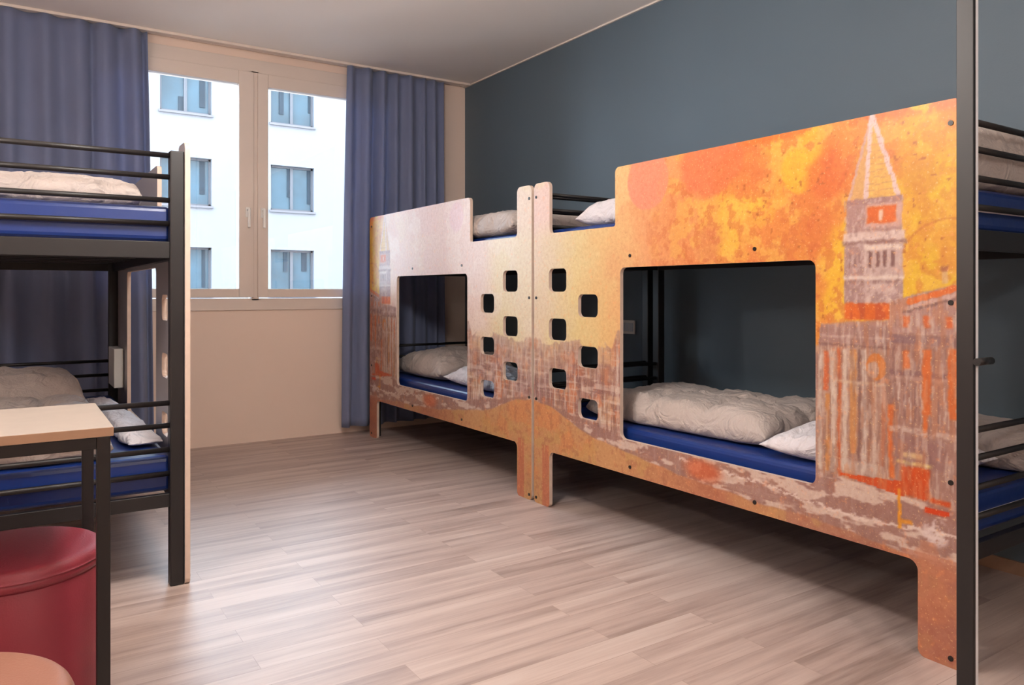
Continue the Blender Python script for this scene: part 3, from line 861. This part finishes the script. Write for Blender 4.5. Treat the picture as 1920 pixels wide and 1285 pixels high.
# near right bunk, lower berth
tag(puff('duvet', M_quilt, 2.645, 2.375, ZLOW, .62, 1.0, .135, 0.05, 2, n=7, edge=.40, wr=.010, quilt=.31), 'beige folded duvet on the lower berth behind the big opening', 'duvet', 'folded duvets')
tag(puff('pillow', M_linen, 2.50, 1.52, ZLOW, .40, .64, .125, 0.10, 5, n=3, edge=.55, wr=.009, pinch=.12), 'white pillow right of the duvet behind the tower-print panel', 'pillow', 'pillows')
tag(puff('blanket', M_quilt, 2.875, 1.43, ZLOW, .26, .66, .135, 0.0, 8, n=6, edge=.45, wr=.010), 'folded light blanket by the dark wall behind the white pillow', 'blanket')
# near right bunk, upper berth
tag(puff('pillow.001', M_linen, 2.41, 2.70, ZUP, .28, .42, .115, -0.1, 9, n=3, edge=.55, wr=.009, pinch=.1), 'white pillow in the notch of the near right bunk, upper berth', 'pillow', 'pillows')
tag(puff('sheet.001', M_linen, 2.78, 2.86, ZUP, .40, .34, .075, 0.0, 12, n=5, edge=.45, wr=.006), 'thin white folded sheet behind the upper pillow in the ladder notch', 'sheet')
tag(puff('duvet.001', M_quilt, 2.66, 1.42, ZUP, .60, .56, .22, 0.0, 14, n=6, edge=.42, wr=.012, quilt=.28), 'high pile of pale duvet on the upper berth right of the black post', 'duvet', 'folded duvets')
# far right bunk
tag(puff('duvet.002', M_quilt, 2.64, 4.77, ZLOW, .58, .72, .17, 0.0, 21, n=4, edge=.45, wr=.012), 'beige duvet on the lower berth of the far right bunk', 'duvet', 'folded duvets')
tag(puff('pillow.002', M_linen, 2.505, 3.95, ZLOW, .34, .85, .13, -0.03, 25, n=3, edge=.55, wr=.010, pinch=.1), 'bluish white pillow on the lower berth of the far right bunk', 'pillow', 'pillows')
tag(puff('duvet.003', M_quilt, 2.52, 3.74, ZUP, .56, .70, .14, 0.0, 28, n=5, edge=.45, wr=.010), 'pale folded duvet showing in the notch of the far right bunk, upper berth', 'duvet', 'folded duvets')
# left bunk
tag(puff('duvet.004', M_quilt, .12, 3.42, ZUP, .60, .60, .105, 0.0, 31, n=6, edge=.42, wr=.012), 'flat pale duvet on the upper berth of the left bunk', 'duvet', 'folded duvets')
tag(puff('pillow.003', M_quilt, .045, 4.50, ZLOW, .54, .66, .20, 0.0, 35, n=4, edge=.5, wr=.012, pinch=.06), 'plump greyish pillow at the far end of the left lower berth', 'pillow', 'pillows')
tag(puff('duvet.005', M_quilt, .03, 3.58, ZLOW, .56, 1.10, .120, 0.0, 39, n=7, edge=.42, wr=.013, quilt=.37), 'greyish flat duvet on the left lower berth just beyond the table', 'duvet', 'folded duvets')
tag(puff('sheet', M_linen, .40, 3.84, ZLOW, .12, 1.30, .060, 0.05, 44, n=4, edge=.5, wr=.010), 'white crumpled sheet along the aisle side of the left lower berth', 'sheet')

# ------------------------------------------------------------------ table
tb = empty('table', (.2, 1.972, 0))
tag(tb, 'pale wood-topped table with black square legs at the left edge', 'table')
LXT = -.86
m = MB(); m.box(LXT, .002, 0, .45, .728, .7495, .0015)
top = m.build('tabletop', [M_table, M_table_edge], tb)
for p in top.data.polygons:
    if abs(p.normal.z) < .5: p.material_index = 1
for x in (-.032, LXT + .006):
    for y in (.004, .42):
        MB().box(x, x + .028, y, y + .028, 0, .7275, .002).build('leg', M_metal, tb)
m = MB()
m.box(LXT + .034, -.032, .006, .030, .700, .7275, .002).box(LXT + .034, -.032, .422, .446, .700, .7275, .002)
m.box(-.030, -.006, .032, .42, .700, .7275, .002).box(LXT + .008, LXT + .032, .032, .42, .700, .7275, .002)
m.build('apron', M_metal, tb)

# ------------------------------------------------------------------ stools
def stool(x, y, r, h, m, label):
    o = empty('round_stool', (x, y, 0))
    tag(o, label, 'stool', 'round leatherette stools')
    b = MB().lathe([(0, .0), (r - .012, .0), (r - .006, .006), (r - .003, .10), (r - .002, h - .055), (r - .004, h - .052), (0, h - .052)], n=96)
    b.build('body', m, o)
    pr = [(0, h - .052), (r - .004, h - .052), (r + .001, h - .045), (r + .001, h - .030)]
    for k in range(7):
        th = math.pi / 2 * k / 6
        pr.append((r + .001 - .030 * (1 - math.cos(th)), h - .030 + .026 * math.sin(th)))
    pr += [(r * .6, h + .001), (r * .3, h + .003), (0, h + .004)]
    MB().lathe(pr, n=96).build('seat', m, o)
    t = MB(); n = 96
    for k in range(n):
        a0, a1 = 2 * math.pi * k / n, 2 * math.pi * (k + 1) / n
        t.tube((math.cos(a0) * (r + .0005), math.sin(a0) * (r + .0005), h - .030), (math.cos(a1) * (r + .0005), math.sin(a1) * (r + .0005), h - .030), .0022, 6, False)
    t.build('seam', m, o)
    return o
stool(.005, 2.185, .196, .45, M_red, 'dark red leatherette round stool standing under the table')
stool(-.115, 1.417, .203, .45, M_tan, 'terracotta brown round stool in the bottom left corner')

# ------------------------------------------------------------------ black post in the foreground
px, py = 1.942, .926
ps = empty('steel_post', (px, py, 0))
tag(ps, 'floor to ceiling black steel post with peg in front of the orange bunk', 'post')
MB().box(0, .012, 0, .040, 0, CZ, .0015).build('upright', M_metal, ps)
MB().box(.0122, .025, .0003, .038, 0, CZ, .001).build('edge_strip', M_strip, ps)
m = MB(); m.tube((-.004, -.0095, .891), (.066, -.0095, .891), .0092, 16)
m.build('peg', M_metal, ps)

# ------------------------------------------------------------------ added pendant lamps, out of view, to fill the interior
def lamp(x, y, drop, r, label):
    o = empty('added_fill_lamp', (x, y, CZ - drop))
    tag(o, label, 'added fill lamp', 'added fill lamps outside the view')
    MB().lathe([(0, drop), (.06, drop), (.06, drop - .015), (.012, drop - .025), (0, drop - .025)], n=32).build('ceiling_rose', M_white_box, o)
    MB().tube((0, 0, r), (0, 0, drop - .024), .006).build('lamp_rod', M_metal, o)
    em = bpy.data.materials.get('fill_lamp_globe')
    if em is None:
        em = bpy.data.materials.new('fill_lamp_globe'); em.use_nodes = True
        nt = em.node_tree; nt.nodes.remove(nt.nodes['Principled BSDF'])
        e = nt.nodes.new('ShaderNodeEmission'); e.inputs['Color'].default_value = (1.0, 0.945, 0.895, 1); e.inputs['Strength'].default_value = FILL_LAMP_STRENGTH
        nt.links.new(e.outputs[0], nt.nodes['Material Output'].inputs['Surface'])
    pr = [(0, -r)] + [(r * math.sin(math.pi * k / 16), -r * math.cos(math.pi * k / 16)) for k in range(1, 16)] + [(0, r)]
    MB().lathe(pr, n=32).build('globe', em, o)
lamp(-.80, 2.10, .95, .11, 'small opal globe pendant lamp added as unseen fill over the table, left of the view')
lamp(.90, -.70, .80, .11, 'small opal globe pendant lamp added as unseen fill near the back wall')
lamp(.70, 1.95, .60, .15, 'large opal globe pendant lamp added as unseen fill above the aisle')
